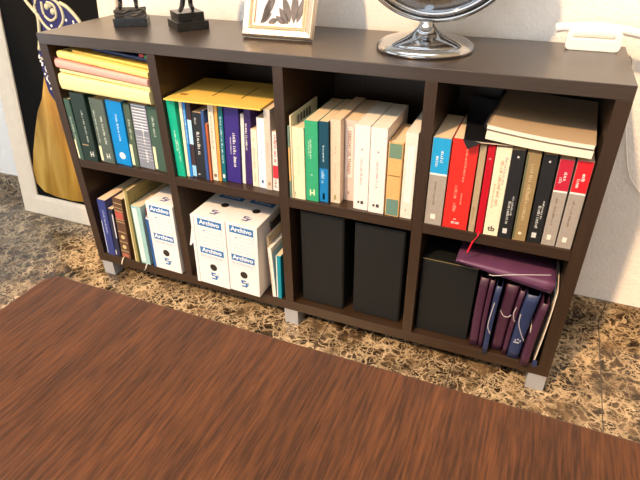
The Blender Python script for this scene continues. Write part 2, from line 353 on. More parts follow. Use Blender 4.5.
book('tall beige book with plain spine near the right divider', .6835, .7025, ZU, .229, .026, .16, .007, (.62, .54, .44), [('t', .5, .4, .6, .004, (.45, .35, .28)), ('p', .35, .75, .06, .10, (.4, .22, .12))], group=G1)
book('short white and red book against the divider, last in the second compartment', .7035, .7215, ZU, .171, .028, .14, .007, (.82, .76, .70), [('p', .05, .95, .22, .44, (.65, .03, .05), 'spine_band'), ('t', .5, .02, .2, .008, (.15, .05, .05)), ('t', .5, .5, .95, .008, (.55, .05, .08))], group=G1)
# -- third upper
book('very thin green and orange book against the divider in the third compartment', .7655, .7715, ZU, .201, .006, .14, .001, (.14, .22, .17), [('p', .1, .9, .25, .72, (.75, .42, .14), 'spine_band')], group=G2)
book('tall thin cream book with black lettered cover standing above its neighbours', .7720, .7765, ZU, .228, .007, .17, .001, (.74, .66, .44), [], group=G2)
bk = book('plain cream yellow paperback left of the green one', .7775, .8110, ZU, .200, .008, .15, 0, (.80, .74, .50), [('t', .12, .03, .1, .004, INK), ('t', .5, .35, .75, .003, (.6, .5, .3))], group=G2)
book('green paperback with pale title, left of the dark blue one', .8120, .8480, ZU, .221, .010, .19, 0, (.03, .36, .17), [('t', .45, .55, .78, .005, (.7, .85, .7)), ('t', .30, .58, .76, .004, (.6, .8, .6)), ('t', .5, .86, .865, .03, (.7, .85, .7)), ('H', .5, .11, .007, (.75, .8, .5)), ('t', .5, .33, .35, .006, (.7, .85, .7))], group=G2)
book('dark teal book with a bright blue lower half', .8490, .8745, ZU, .222, .013, .19, 0, (.0, .055, .10), [('p', 0, 1, .01, .44, (.0, .18, .46), 'spine_band'), ('t', .5, .52, .72, .005, (.6, .75, .8)), ('t', .42, .25, .41, .009, (.4, .65, .85)), ('p', .38, .6, .04, .12, WHT)], group=G2)
book('beige book with brown lettering and a coloured mark at its foot', .8765, .9040, ZU, .228, .022, .19, 0, (.72, .57, .42), [('t', .5, .3, .5, .005, (.5, .36, .22)), ('p', .35, .6, .04, .10, (.35, .3, .12)), ('t', .5, .6, .7, .004, (.5, .36, .22))], group=G2)
book('pinkish book set back with DERECHO DEL TRABAJO on its spine', .9055, .9420, ZU, .222, .048, .17, 0, (.66, .52, .44), [('p', .08, .6, .30, .92, (.80, .68, .60)), ('T', 'DERECHO DEL TRABAJO', .34, .61, .0115, (.28, .12, .09), 1, .92, .0002), ('t', .72, .55, .9, .003, (.4, .3, .5)), ('p', .25, .4, .08, .12, (.4, .25, .2))], group=G2)
for i, (xa, xb, lb, yy) in enumerate(((.9440, .9830, 'left one of two white volumes with red spine lettering', .012), (.9850, 1.0260, 'right one of two white volumes with red spine lettering', .009))):
    book(lb, xa, xb, ZU, .226, yy, .19, 0, (.84, .78, .74), [('t', .5, .3, .62, .007, (.75, .30, .32)), ('t', .5, .80, .805, .015, (.5, .4, .5)), ('p', .45, .55, .72, .74, (.4, .2, .25)), ('p', .28, .42, .075, .105, INK, 'emblem'), ('p', .5, .7, .07, .11, INK, 'emblem')], pages=PAGEW, group=G2, rough=.35)
book('old orange book with worn green top and foot of its spine', 1.0295, 1.0660, ZU, .195, .008, .15, 0, (.70, .42, .16), [('p', 0, 1, .01, .24, (.13, .24, .19), 'spine_band'), ('p', 0, 1, .80, .99, (.15, .25, .17), 'spine_band'), ('p', .08, .92, .56, .575, (.3, .15, .05), 'spine_band')], True, group=G2)
book('white book with outlined label beside the third divider', 1.0685, 1.0985, ZU, .224, .010, .16, 0, (.76, .70, .60), [('p', .25, .8, .20, .85, (.86, .83, .75)), ('t', .5, .3, .8, .003, (.6, .55, .5)), ('o', .45, .10, .003, (.5, .45, .4))], pages=PAGEW, group=G2)
# title block on the side of the tall thin cream cover
obj('cover_lettering', B(*[(.0046, .0051, .03+i*.018, .040+i*.018, .200, .221) for i in range(5)]), cmat(INK), [o for o in bpy.data.objects if o.get('label', '').startswith('tall thin cream')][0])
# -- upper right
GR = (.36, .32, .28)
def grey_law(lab, x0, x1, h, y, top, frac, dk, lean=0):
    book(lab, x0, x1, ZU, h, y, .165, lean, GR, [('p', 0, 1, frac, .995, top, 'spine_band'), ('p', 0, 1, frac-.02, frac, WHT, 'spine_band'), ('t', .42, .24, frac-.09, .005, dk), ('p', .32, .6, .07, .13, (.85, .76, .66)), ('t', .35, frac+.05, .80, .007, WHT), ('t', .6, frac+.12, .86, .007, WHT), ('t', .5, .93, .94, .014, (.9, .7, .6))], group=G3)
grey_law('grey book with a sky blue top at the left of the upper right compartment', 1.1325, 1.1740, .224, .004, (.01, .33, .66), .61, (.15, .13, .12))
book('broad bright red book beside the blue topped grey one', 1.1765, 1.2345, ZU, .227, .005, .17, 0, (.72, .025, .018), [('t', .60, .55, .95, .0055, (.9, .35, .25)), ('t', .38, .35, .50, .0085, (.9, .30, .22)), ('t', .40, .18, .30, .0085, (.9, .30, .22)), ('t', .62, .28, .42, .004, (.9, .4, .3)), ('t', .5, .085, .115, .010, WHT), ('t', .42, .05, .08, .010, WHT), ('t', .58, .05, .08, .010, WHT)], group=G3, rough=.3)
book('thin beige book between the broad red and the dark red one', 1.2385, 1.2530, ZU, .219, .005, .15, -.002, (.42, .32, .20), [('t', .5, .15, .3, .004, (.3, .2, .1))], group=G3)
book('slim crimson book whose red ribbon hangs over the shelf edge', 1.2555, 1.2720, ZU, .221, .004, .16, -.002, (.48, .0, .012), [('t', .5, .85, .87, .008, (.8, .3, .3))], True, group=G3,
     ribbon=((.72, .01, .03), [(.010, .02, .004), (.009, -.003, .003), (.008, -.0085, -.004), (-.001, -.009, -.022), (-.006, -.0085, -.040), (-.010, -.010, -.054)]))
book('cream book with brown title and black mark at the foot, beside the crimson one', 1.2740, 1.3070, ZU, .2205, .004, .16, -.003, (.80, .74, .54), [('t', .55, .35, .86, .008, (.50, .30, .18)), ('t', .28, .33, .6, .004, (.50, .25, .15)), ('T', 'tb', .5, .08, .019, INK, 0, 1, .0004), ('t', .75, .6, .9, .006, (.4, .35, .35))], group=G3)
for lb, xa, xb, hh, yy in (('left one of two black law books, beside the cream one', 1.3085, 1.3370, .219, .002), ('right one of two black law books, beside the red topped ones', 1.3720, 1.4015, .216, .007)):
    book(lb, xa, xb, ZU, hh, yy, .165, -.005, (.012, .012, .013), [('t', .48, .17, .44, .0065, (.6, .62, .6)), ('t', .70, .28, .50, .004, (.7, .7, .7)), ('p', .28, .62, .06, .12, (.62, .62, .60)), ('t', .5, .80, .805, .016, (.6, .6, .6)), ('p', .45, .58, .92, .94, (.7, .7, .7))], group=G3, rough=.35)
book('olive tan book between the two black law books', 1.3400, 1.3690, ZU, .218, .004, .165, -.005, (.30, .21, .095), [('p', 0, .14, .02, .98, (.10, .13, .07), 'spine_band'), ('t', .55, .22, .88, .009, (.55, .44, .26)), ('o', .5, .09, .004, (.75, .65, .45))], group=G3)
grey_law('grey book with a crimson top, left one of the last two on the right', 1.4035, 1.4330, .212, .007, (.50, .012, .04), .655, (.20, .15, .10), -.003)
grey_law('grey book with a bright red top against the right side panel', 1.4350, 1.4675, .214, .007, (.64, .010, .02), .655, (.20, .15, .10), -.001)
# -- lower left
book('navy blue book with pale blue title, leftmost in the lower row', .0450, .0780, ZL, .219, .002, .19, .014, (.030, .045, .20), [('t', .55, .38, .82, .0085, (.45, .5, .75)), ('p', 0, .10, .02, .62, (.55, .62, .8)), ('t', .5, .06, .065, .015, (.6, .65, .85))], group=GL, rough=.3)
book('shorter dark navy book beside the antique leather one', .0785, .0990, ZL, .190, .004, .17, .014, (.015, .018, .05), [('p', .75, .98, .4, .9, (.6, .6, .62)), ('p', .05, .25, .02, .12, (.6, .6, .62))], group=GL)
book('antique brown leather book with gold bands and a red title patch', .1060, .1450, ZL, .236, .002, .19, .020, (.105, .050, .028), [('s', [(.12, .008), (.28, .008), (.45, .008), (.62, .008), (.66, .006), (.80, .008), (.85, .006), (.92, .008)], GOLD), ('p', .12, .88, .67, .79, (.42, .08, .06)), ('o', .5, .37, .008, GOLD), ('o', .5, .20, .008, GOLD), ('p', .15, .85, .03, .08, (.40, .12, .07))], True, group=GL,
     ribbon=((.78, .68, .52), [(-.026, .01, .003), (-.028, -.004, .002), (-.030, -.008, -.006), (-.034, -.009, -.018), (-.036, -.009, -.026)]))
gb = book('tall gold green hardcover album standing above its neighbours', .1655, .1820, ZL, .274, .000, .22, .016, (.30, .25, .09), [('p', 0, .32, .01, .99, (.74, .64, .36), 'spine_band')], True, group=GL)
bm = bmesh.new()
for y0, y1, z0, z1 in ((.03, .19, .245, .247), (.03, .032, .05, .245), (.188, .19, .05, .245)): box(bm, -.0006, .0003, y0, y1, z0, z1)
tube(bm, [(0, .11+.012*math.cos(a*PI/8), .215+.012*math.sin(a*PI/8)) for a in range(16)], .0012, 4, True); obj('cover_ornament', bm, cmat((.14, .09, .03)), gb)
book('light aqua book with white spine strip between gold green album and blue folder', .1910, .2290, ZL, .224, .001, .19, .008, (.30, .52, .50), [('p', .08, .55, .04, .96, (.62, .74, .72)), ('t', .32, .2, .7, .006, (.4, .6, .6))], group=GL, rough=.35,
     ribbon=((.70, .66, .58), [(-.010, .01, .003), (-.012, -.004, .002), (-.014, -.008, -.006), (-.018, -.009, -.016), (-.024, -.009, -.024)]))
book('short dark red book half hidden behind the blue folder', .2300, .2420, ZL, .210, .020, .16, .008, (.38, .03, .03), [], True, group=GL)
book('slim royal blue binder leaning against the first white archive box', .2440, .2560, ZL, .194, .000, .20, .0065, (.015, .095, .30), [('p', .1, .9, .955, .985, WHT)], group=GL, rough=.3)
# -- slim papers right of the archive boxes
GP = 'papers beside the archive boxes'
book('dark booklet with pink edge standing behind the tan folder', .6672, .6735, ZL, .232, .060, .20, 0, (.03, .028, .030), [('p', .05, .5, .3, .9, (.75, .10, .16))], group=GP, cat='booklet', name='booklet')
book('tan paper folder right of the archive boxes', .6825, .6905, ZL, .206, .018, .22, -.008, (.62, .46, .28), [], group=GP, cat='folder', name='paper_folder')
book('white booklet standing upright beside the tan folder', .6920, .7045, ZL, .178, .002, .20, -.0065, (.80, .74, .66), [('t', .25, .2, .8, .003, (.5, .3, .2))], pages=PAGEW, group=GP, cat='booklet', name='booklet')
book('teal blue booklet against the divider beside the white one', .7065, .7230, ZL, .157, .002, .20, .004, (.0, .24, .33), [('p', 0, .25, .01, .99, (.75, .72, .66))], group=GP, cat='booklet', name='booklet')

# ------------------------------------------------------------------ archive boxes
CARD = mat('white archive cardboard', (.80, .77, .74), .75, var=.03, scale=40)
KRAFT = mat('cardboard inside', (.42, .30, .18), .85)
ABLUE = cmat((.02, .16, .42)); HOLE = cmat((.02, .015, .01)); LINE = cmat((.25, .32, .48))
def front_print(r, w, h):
    m = .0125
    obj('print_frame', B((m, m+.0008, -.0003, .0001, .105, h-.012), (w-m-.0008, w-m, -.0003, .0001, .105, h-.012), (m, w-m, -.0003, .0001, .098, .0988)), LINE, r)
    obj('label_band', B((m, w-m, -.0004, .0001, h-.034, h-.010)), ABLUE, r)
    obj('label_band', B((m, w-m, -.0004, .0001, .118, .140)), ABLUE, r)
    for zz in (h-.022, .129):
        text_mesh('lettering', 'Archivo', .0205, cmat((.88, .9, .92)), r, (w/2, -.0006, zz+.001), (PI/2, 0, 0), 1.05, .0005)
    bm = bmesh.new(); x = m+.003
    while x < w-m-.005:
        s = random.uniform(.003, .005); box(bm, x, x+s*.7, -.0004, .0001, .105, .1065); box(bm, x, x+.0012, -.0004, .0001, .105, .112); x += s+.0012
    obj('small_print', bm, cmat((.15, .25, .5)), r)
    obj('writing_lines', B((.028, .0365, -.0004, .0001, h-.052, h-.048), (.042, .042+.0008, -.0004, .0001, h-.059, h-.045), (w-.020, w-.0192, -.0004, .0001, h-.059, h-.045), (.042, w-.019, -.0004, .0001, h-.0458, h-.045), (.042, w-.019, -.0004, .0001, h-.059, h-.0582),
        (.022, w-.020, -.0004, .0001, h-.073, h-.0722), (.022, w-.020, -.0004, .0001, h-.086, h-.0852), (.022, w-.020, -.0004, .0001, h-.099, h-.0982)), LINE, r)
def disc(bm, x, y, z, r, ax):
    if ax == 'y': prism(bm, [(x+r*math.cos(q*PI/12), z+r*math.sin(q*PI/12)) for q in range(24)], .0005, lambda u, v, w_: (u, y+w_, v))
    else: prism(bm, [(x+r*math.cos(q*PI/12), y+r*math.sin(q*PI/12)) for q in range(24)], .0005, lambda u, v, w_: (u, v, z+w_))
def logo(bm, x, z, s, fn):
    for a, b, c, d in ((-1, .3, .65, 1), (-1, -.5, .2, .65), (-.9, .6, 0, .3), (.1, .7, -.6, .1), (-.9, .5, -.95, -.55), (.6, 1.1, .25, .5), (.75, 1.05, -.2, .0)):
        fn(bm, x+a*s, x+b*s, z+c*s, z+d*s)
def archive(label, x0, w, y, lean=.010, extra=False):
    h = .251; ang = math.atan(lean/h)
    r = thing('archive_box', label, 'archive box', (x0+w, y, ZL+.0002), (0, ang, 0), 'white cardboard archive boxes')
    e = bpy.data.objects.new('carton', None)
    dpt = .325
    bm = B((0, w, 0, dpt, 0, h)); 
    c = obj('carton', bm, CARD, r, .0015); c.location.x = -w
    def P(o): o.parent = c; return o
    front_print(c, w, h)
    bm = bmesh.new(); disc(bm, w*.5, -.0004, .070, .0125, 'y'); obj('finger_hole', bm, HOLE, c)
    bm = bmesh.new(); disc(bm, w*.55, .085, h-.0001, .0125, 'z'); obj('finger_hole', bm, HOLE, c)
    bm = bmesh.new(); logo(bm, w*.52, .036, .013, lambda b_, a1, a2, c1, c2: box(b_, a1, a2, -.0004, .0001, c1, c2)); obj('printed_mark', bm, ABLUE, c)
    bm = bmesh.new(); logo(bm, w*.5, .035, .013, lambda b_, a1, a2, c1, c2: box(b_, a1, a2, c1, c2, h-.0001, h+.0003)); obj('printed_mark', bm, cmat((.10, .10, .25)), c)
    obj('top_band', B((.012, w-.012, .125, .150, h-.0001, h+.0003)), ABLUE, c)
    obj('top_band', B((.012, w-.012, .20, .225, h-.0001, h+.0003)), ABLUE, c)
    text_mesh('top_lettering', 'Archivo', .018, cmat((.6, .65, .75)), c, (w/2, .1375, h+.0005), (0, 0, 0), 1, .0003)
    return r
archive('white archive box alone in the lower left compartment', .2580, .1010, -.004, .0085)
archive('white archive box, left one of the pair in the second lower compartment', .4430, .1080, -.018)
archive('white archive box, right one of the pair in the second lower compartment', .5535, .1040, -.018)
s = tag(obj('cardboard_sheet', B((0, .010, 0, .30, 0, .250)), CARD, None, .001), 'white folded cardboard sheet standing left of the paired archive boxes', 'cardboard')
s.location = (.4300, -.016, ZL+.0010); s.rotation_euler = (0, math.atan(.04), 0)
bm = bmesh.new(); prism(bm, [(0, .21), (-.012, .15), (-.016, .135), (-.012, .133), (0, .15)], .002, lambda u, v, w_: (u, .002+w_, v)); obj('torn_flap', bm, CARD, s)

# ------------------------------------------------------------------ black file boxes
LEA = mat('black grained leatherette', (.0085, .0085, .008), .5, spec=.35, var=.15, scale=90, bump=.4, bscale=600)
def filebox(label, x0, x1, h, y, dpt, lid=False):
    w = x1-x0
    r = thing('file_box', label, 'file box', (x0, y, ZL+.0002), (0, 0, 0), 'black file boxes')
    if lid:
        obj('body', B((0, w, 0, dpt, 0, h-.006)), LEA, r, .002)
        obj('lid', B((-.0015, w+.0015, -.0015, dpt, h-.0055, h)), LEA, r, .0015)
        obj('piping', B((0, w, -.0022, -.0012, h-.0015, h+.0008)), cmat((.16, .13, .06)), r)
    else:
        obj('body', B((0, w, .002, dpt, 0, h)), LEA, r, .003)
        obj('front_panel', B((.004, w-.004, 0, .0021, .004, h-.004)), LEA, r, .001)
    return r
filebox('tall black file box, left one in the third lower compartment', .7850, .9165, .312, .022, .29)
filebox('tall black file box, right one in the third lower compartment', .9450, 1.0860, .306, .026, .29)
filebox('squat black lidded file box in the lower right compartment', 1.1360, 1.2790, .242, .026, .29, True)

# ------------------------------------------------------------------ folded paper folders
def folded(name, label, cat, x0, x1, zl, zr, tl, tr, y, dpt, m, group, bow=0, sheets=None):
    """paper folder lying flat: rounded fold at the front, sloping from left (zl) to right (zr); tl, tr thickness"""
    r = thing(name, label, cat, ((x0+x1)/2, y, (zl+zr)/2), group=group)
    cxm, czm = (x0+x1)/2, (zl+zr)/2
    bm = bmesh.new(); n = 14; rings = []
    for i in range(n+1):
        f = i/n; x = x0+(x1-x0)*f-cxm; z = zl+(zr-zl)*f-czm - bow*math.sin(PI*f); t = tl+(tr-tl)*f; rr = t/2
        ring = [(x, dpt, z)]
        for k in range(9):
            a = -PI/2-PI*k/8; q = min(rr*.8, .010); ring.append((x, q+q*math.copysign(abs(math.cos(a))**.5, math.cos(a)), z+rr+rr*math.sin(a)))
        ring.append((x, dpt, z+t))
        rings.append([bm.verts.new(p) for p in ring])
    for a, b in zip(rings, rings[1:]):
        for k in range(len(a)-1): bm.faces.new((a[k], a[k+1], b[k+1], b[k]))
        bm.faces.new((a[-1], a[0], b[0], b[-1]))
    bm.faces.new(rings[0]); bm.faces.new(rings[-1][::-1])
    obj('cover', bm, m, r, smooth=False)
    return r
YEL = mat('pale yellow card', (.90, .80, .38), .7, var=.03, scale=30); YEL2 = mat('yellow card', (.88, .70, .22), .7, var=.03, scale=30)
PNK = mat('salmon pink card', (.80, .40, .34), .7, var=.04, scale=30); ORG = mat('amber yellow card', (.80, .52, .10), .6, var=.04, scale=25)
GF = 'card folders lying on the upper left books'
f = folded('card_folder', 'fat pale yellow folder lowest of the pile on the upper left books', 'folder', .046, .361, .672, .660, .046, .037, -.006, .235, YEL, GF)
obj('staple_mark', B((-.140, -.128, .03, .042, .0548, .0556)), cmat((.12, .09, .04)), f)
folded('card_folder', 'thin pale yellow folder between the fat one and the pink one', 'folder', .052, .362, .7215, .6985, .010, .011, .001, .23, YEL, GF)
f = folded('card_folder', 'salmon pink folder in the middle of the pile on the upper left books', 'folder', .048, .363, .7345, .7110, .024, .018, -.006, .23, PNK, GF)
obj('red_seam', B((-.157, .0, -.0004, .0006, .0278, .0288)), cmat((.45, .06, .07)), f).rotation_euler = (0, .077, 0)
f = folded('card_folder', 'yellow folder on top of the salmon pink one', 'folder', .058, .364, .7605, .7310, .019, .016, .000, .23, YEL2, GF)
f = folded('card_folder', 'amber folder at the top of the pile touching under the shelf top', 'folder', .100, .366, .7760, .7490, .007, .008, .018, .21, ORG, GF)
f = folded('card_folder', 'dark navy folder with red and green edge at the very top right of the pile', 'folder', .150, .367, .7790, .7590, .010, .012, .040, .18, mat('navy glossy card', (.012, .03, .10), .3), GF)
obj('red_corner', B((.055, .070, -.001, .02, .006, .014)), cmat((.50, .04, .04)), f); obj('green_corner', B((.072, .092, -.001, .02, .003, .012)), cmat((.03, .28, .10)), f)

f = folded('card_folder', 'amber card folder lying flat across the books of the second compartment', 'folder', .4070, .693, .6800, .6800, .0045, .0045, .001, .215, ORG, None)
f.rotation_euler = (0, 0, math.radians(2.5))
for xs, ys in ((-.030, .060), (.055, .065)): obj('flap_slit', B((xs, xs+.004, ys, .17, .0043, .0048)), cmat((.12, .08, .02)), f)
obj('staple_mark', B((-.122, -.100, .045, .057, .0043, .0050)), cmat((.30, .12, .02)), f)

# ------------------------------------------------------------------ notebooks on the upper right books
r = thing('plastic_folder', 'glossy black plastic folder under the spiral notebook with a drooping front corner', 'folder', (1.206, .0, .6782), (0, 0, math.radians(6)))
bm = bmesh.new(); n = 12
def sheet(bm, fn, nu, nv, t):
    A = [[bm.verts.new(fn(i/nu, j/nv)) for j in range(nv+1)] for i in range(nu+1)]
    Bv = [[bm.verts.new(Vector(fn(i/nu, j/nv))+Vector((0, 0, t))) for j in range(nv+1)] for i in range(nu+1)]
    for i in range(nu):
        for j in range(nv):
            bm.faces.new((A[i][j], A[i][j+1], A[i+1][j+1], A[i+1][j])); bm.faces.new((Bv[i][j], Bv[i+1][j], Bv[i+1][j+1], Bv[i][j+1]))
    for i in range(nu): bm.faces.new((A[i][0], A[i+1][0], Bv[i+1][0], Bv[i][0])); bm.faces.new((A[i][nv], Bv[i][nv], Bv[i+1][nv], A[i+1][nv]))
    for j in range(nv): bm.faces.new((A[0][j], Bv[0][j], Bv[0][j+1], A[0][j+1])); bm.faces.new((A[nu][j], A[nu][j+1], Bv[nu][j+1], Bv[nu][j]))
BLKG = mat('glossy black plastic', (.010, .010, .011), .16, spec=.7); BLKN = mat('tan notebook cover', (.50, .36, .215), .4)
sheet(bm, lambda u, v: (-.006+u*.115, -.006+v*.30, .010*v*(1-u)*(1-u)), 8, 10, .0016)
obj('cover', bm, BLKG, r, smooth=False)
bm = bmesh.new(); sheet(bm, lambda u, v: (-.004+u*.10, -.010+v*.28, -.0008-.0005*u), 8, 10, .001); obj('backing_sheet', bm, cmat((.62, .50, .40)), r)
bm = bmesh.new(); prism(bm, [(-.008, .006), (.030, .001), (.022, -.006), (.004, -.016)], .0015, lambda u, v, w_: (u, -.014+w_, v)); obj('bent_corner', bm, BLKG, r)
nb = thing('notebook', 'cream paged notepad without cover under the spiral notebook', 'notebook', (1.2445, -.006, .6885), (0, math.radians(3.7), math.radians(-2.0)))
bm = bmesh.new(); sheet(bm, lambda u, v: (u*.212, v*.29+.006*u, -.003*math.sin(PI*u)), 10, 4, .0165); obj('pages', bm, mat('cream notepad paper', (.86, .78, .58), .8), nb)
nb = thing('spiral_notebook', 'spiral notebook with tan cover and black wire lying on the upper right books', 'notebook', (1.2445, -.002, .7096), (0, math.radians(3.7), math.radians(-2.2)))
bm = bmesh.new(); sheet(bm, lambda u, v: (u*.212, v*.295, -.003*math.sin(PI*u)), 10, 4, .0085); obj('pages', bm, PAGEW, nb)
bm = bmesh.new(); sheet(bm, lambda u, v: (-.002+u*.215, v*.300, .0088-.003*math.sin(PI*u)), 12, 4, .0009); obj('cover', bm, BLKN, nb)
obj('back_cover', B((0, .212, .001, .297, -.0035, -.0030)), cmat((.25, .25, .33)), nb)
bm = bmesh.new()
for i in range(42):
    y = .006+i*.0070
    tube(bm, [(-.001+.0065*math.cos(a*PI/5), y+.0012*a/5, .0045+.0065*math.sin(a*PI/5)) for a in range(10)], .00065, 4, True)
obj('wire_spiral', bm, mat('black wire', (.03, .03, .03), .3, metal=.6), nb)

# ------------------------------------------------------------------ elastic folders, lower right
PUR = mat('plum purple card', (.058, .017, .040), .42, var=.12, scale=30); BLU = mat('ink blue card', (.020, .032, .095), .42, var=.12, scale=30)
PUR2 = mat('mauve purple card', (.115, .040, .090), .38, var=.10, scale=30); ELA = mat('pale grey elastic', (.55, .50, .50), .7)
GE = 'elastic folders standing in the lower right compartment'
def efolder(label, xb0, xb1, xt0, xt1, y, h, m, band=None, dpt=.25, mark=False):
    r = thing('elastic_folder', label, 'folder', (xb0, y, ZL+.0002), group=GE)
    bm = bmesh.new(); n = 8; rings = []
    wb = xb1-xb0; wt = xt1-xt0
    for i in range(n+1):
        f = i/n; xa = (xt0-xb0)*f - .002*math.sin(PI*f); w = wb+(wt-wb)*f; z = f*h; t = .0014
        prof = [(xa, dpt), (xa, w*.16)]+[(xa+w/2-w/2*math.cos(k*PI/6), w*.16-w*.16*math.sin(k*PI/6)**.5) for k in range(1, 6)]+[(xa+w, w*.16), (xa+w, dpt)]
        inner = [(xa+w-t, dpt), (xa+w-t, w*.16+t)]+[(xa+w/2+(w/2-t)*math.cos(k*PI/6), t+w*.16-w*.16*math.sin(k*PI/6)**.5) for k in range(1, 6)]+[(xa+t, w*.16+t), (xa+t, dpt)]
        rings.append([bm.verts.new((p, q, z)) for p, q in prof+inner])
    for a, b in zip(rings, rings[1:]):
        for k in range(len(a)): bm.faces.new((a[k], a[(k+1) % len(a)], b[(k+1) % len(a)], b[k]))
    m_ = len(rings[0]); h2 = m_//2
    for R_ in (rings[0], rings[-1]):
        for k in range(h2-1): bm.faces.new((R_[k], R_[k+1], R_[m_-2-k], R_[m_-1-k]))
    obj('cover', bm, m, r, smooth=True)
    obj('pages', B((wb*.3, wb*.7, wb*.4, dpt-.01, .002, h*.55)), PAGEW, r) if wb > .016 else None
    if band:
        bm = bmesh.new(); tube(bm, smooth_path([(x+(xt0-xb0)*z/h, yy, z) for x, yy, z in band]), .0011, 6); obj('elastic_band', bm, ELA, r, smooth=True)
    if mark:
        obj('printed_mark', B(*[(.006+.006*i+.004, .0105+.006*i+.003, -.0009, .0008, .062+.004*(i % 2), .066+.004*(i % 2)) for i in range(3)], (.008, .022, -.0009, .0008, .055, .058)), cmat((.45, .45, .50)), r)
    return r
efolder('plum folder nearest the squat black box', 1.2890, 1.3105, 1.2880, 1.3090, .012, .228, PUR)
efolder('slim plum folder between the first plum and a thin blue one', 1.3125, 1.3230, 1.3120, 1.3240, .012, .226, PUR)
efolder('thin blue folder jutting forward with pale elastic across its front', 1.3260, 1.3390, 1.3290, 1.3430, -.008, .226, BLU, [(.004, -.002, .175), (.001, -.0025, .13), (.001, -.002, .095), (.010, -.003, .075)])
efolder('broad plum folder with an elastic across its middle', 1.3450, 1.3730, 1.3520, 1.3820, .016, .222, PUR, [(-.001, .002, .138), (.010, -.002, .124), (.021, -.002, .122), (.029, .002, .128)])
efolder('slim plum folder with elastic left of the blue printed one', 1.3755, 1.3865, 1.3860, 1.3980, .008, .216, PUR, [(.002, -.002, .165), (.000, -.002, .145), (.004, -.002, .125), (.009, -.001, .118)])
efolder('broad ink blue folder with a printed mark on its front', 1.3890, 1.4185, 1.4020, 1.4330, .002, .214, BLU, [(.000, -.001, .150), (.004, -.0015, .118), (.016, -.002, .090), (.028, -.001, .068)], mark=True)
efolder('plum folder furthest right jutting over the front edge', 1.4230, 1.4440, 1.4400, 1.4540, -.016, .210, PUR)
# big folder lying on top
r = thing('elastic_folder', 'large mauve purple folder lying tilted on top of the standing folders', 'folder', (1.222, -.004, .362))
r.rotation_euler = (0, math.radians(10.0), 0)
bm = bmesh.new(); rings = []; L_ = .232
for i in range(13):
    f = i/12; x = L_*f; th = .010+.026*f; rr = th/2; t = .0018
    zb = .0; ring = [(x, .26, zb), (x, .006, zb)]
    ring += [(x, .006-.010*math.sin(k*PI/6), zb+rr-rr*math.cos(k*PI/6)) for k in range(1, 6)] + [(x, .006, zb+th), (x, .26, zb+th)]
    inn = [(x, .26, zb+th-t), (x, .006, zb+th-t)] + [(x, .006-(.010-t)*math.sin(k*PI/6), zb+rr+(rr-t)*math.cos(k*PI/6)) for k in range(1, 6)] + [(x, .006, zb+t), (x, .26, zb+t)]
    rings.append([bm.verts.new(p) for p in ring+inn])
for a, b in zip(rings, rings[1:]):
    for k in range(len(a)): bm.faces.new((a[k], a[(k+1) % len(a)], b[(k+1) % len(a)], b[k]))
for R_ in (rings[0], rings[-1]):
    m_ = len(R_)
    for k in range(m_//2-1): bm.faces.new((R_[k], R_[k+1], R_[m_-2-k], R_[m_-1-k]))
obj('cover', bm, PUR2, r, smooth=True)
obj('slit_shade', B((.004, L_-.002, -.0062, -.0038, .004, .0068)), cmat((.04, .01, .04)), r).rotation_euler = (0, -math.atan(.035), 0)  # dark strip painting the shade in the slit between the two sheets
bm = bmesh.new(); tube(bm, smooth_path([(.085, -.006, .001), (.098, -.007, .004), (.125, -.006, .018), (.16, .002, .0290), (.22, .030, .0360)]), .0011, 6); obj('elastic_band', bm, ELA, r, smooth=True)
# curved papers at the far right
r = thing('loose_papers', 'curved white papers in a dark blue cover against the right side panel', 'papers', (1.4585, -.004, ZL+.0003))
bm = bmesh.new(); sheet(bm, lambda u, v: (0, 0, 0), 1, 1, 0) if False else None
A = []
for i in range(11):
    f = i/10; x = -.004+.010*math.sin(PI*f*.55)*1.0; A.append((x, f*.245))
prism(bm, A+[(x+.0022, z) for x, z in A[::-1]], .20, lambda u, v, w_: (u, w_, v)); obj('pages', bm, mat('warm white papers', (.78, .68, .54), .8), r)
obj('cover', B((.0005-.006, .0055, -.006, -.001, 0, .020)), BLU, r, .001)

# ------------------------------------------------------------------ statuettes
def skin_figure(bones, radii, root=0):
    me = bpy.data.meshes.new('figure'); names = list(bones[0].keys()); idx = {n: i for i, n in enumerate(names)}
    me.from_pydata([bones[0][n] for n in names], [(idx[a], idx[b]) for a, b in bones[1]], [])
    o = bpy.data.objects.new('figure', me); C.objects.link(o)
    sk = o.modifiers.new('skin', 'SKIN'); sk.use_smooth_shade = True
    if not me.skin_vertices:
        bpy.context.view_layer.objects.active = o
    for i, n in enumerate(names):
        v = me.skin_vertices[0].data[i]; v.radius = (radii[n], radii[n]*.85); v.use_root = (n == 'pelvis')
    ss = o.modifiers.new('sub', 'SUBSURF'); ss.levels = 2; ss.render_levels = 2
    bpy.context.view_layer.update()
    m2 = bpy.data.meshes.new_from_object(o.evaluated_get(bpy.context.evaluated_depsgraph_get()))
    bpy.data.objects.remove(o)
    for p in m2.polygons: p.use_smooth = True
    return m2
E_ = [('pelvis', 'waist'), ('waist', 'chest'), ('chest', 'neck'), ('neck', 'head'), ('head', 'crown'),
      ('pelvis', 'hipl'), ('hipl', 'kneel'), ('kneel', 'ankl'), ('ankl', 'toel'), ('pelvis', 'hipr'), ('hipr', 'kneer'), ('kneer', 'ankr'), ('ankr', 'toer'),
      ('chest', 'shl'), ('shl', 'elbl'), ('elbl', 'hanl'), ('chest', 'shr'), ('shr', 'elbr'), ('elbr', 'hanr')]
RAD = dict(pelvis=.014, waist=.0115, chest=.015, neck=.006, head=.011, crown=.009, hipl=.014, kneel=.0100, ankl=.0078, toel=.0070, hipr=.014, kneer=.0100, ankr=.0078, toer=.0070,
           shl=.0075, elbl=.0055, hanl=.0045, shr=.0075, elbr=.0055, hanr=.0045)
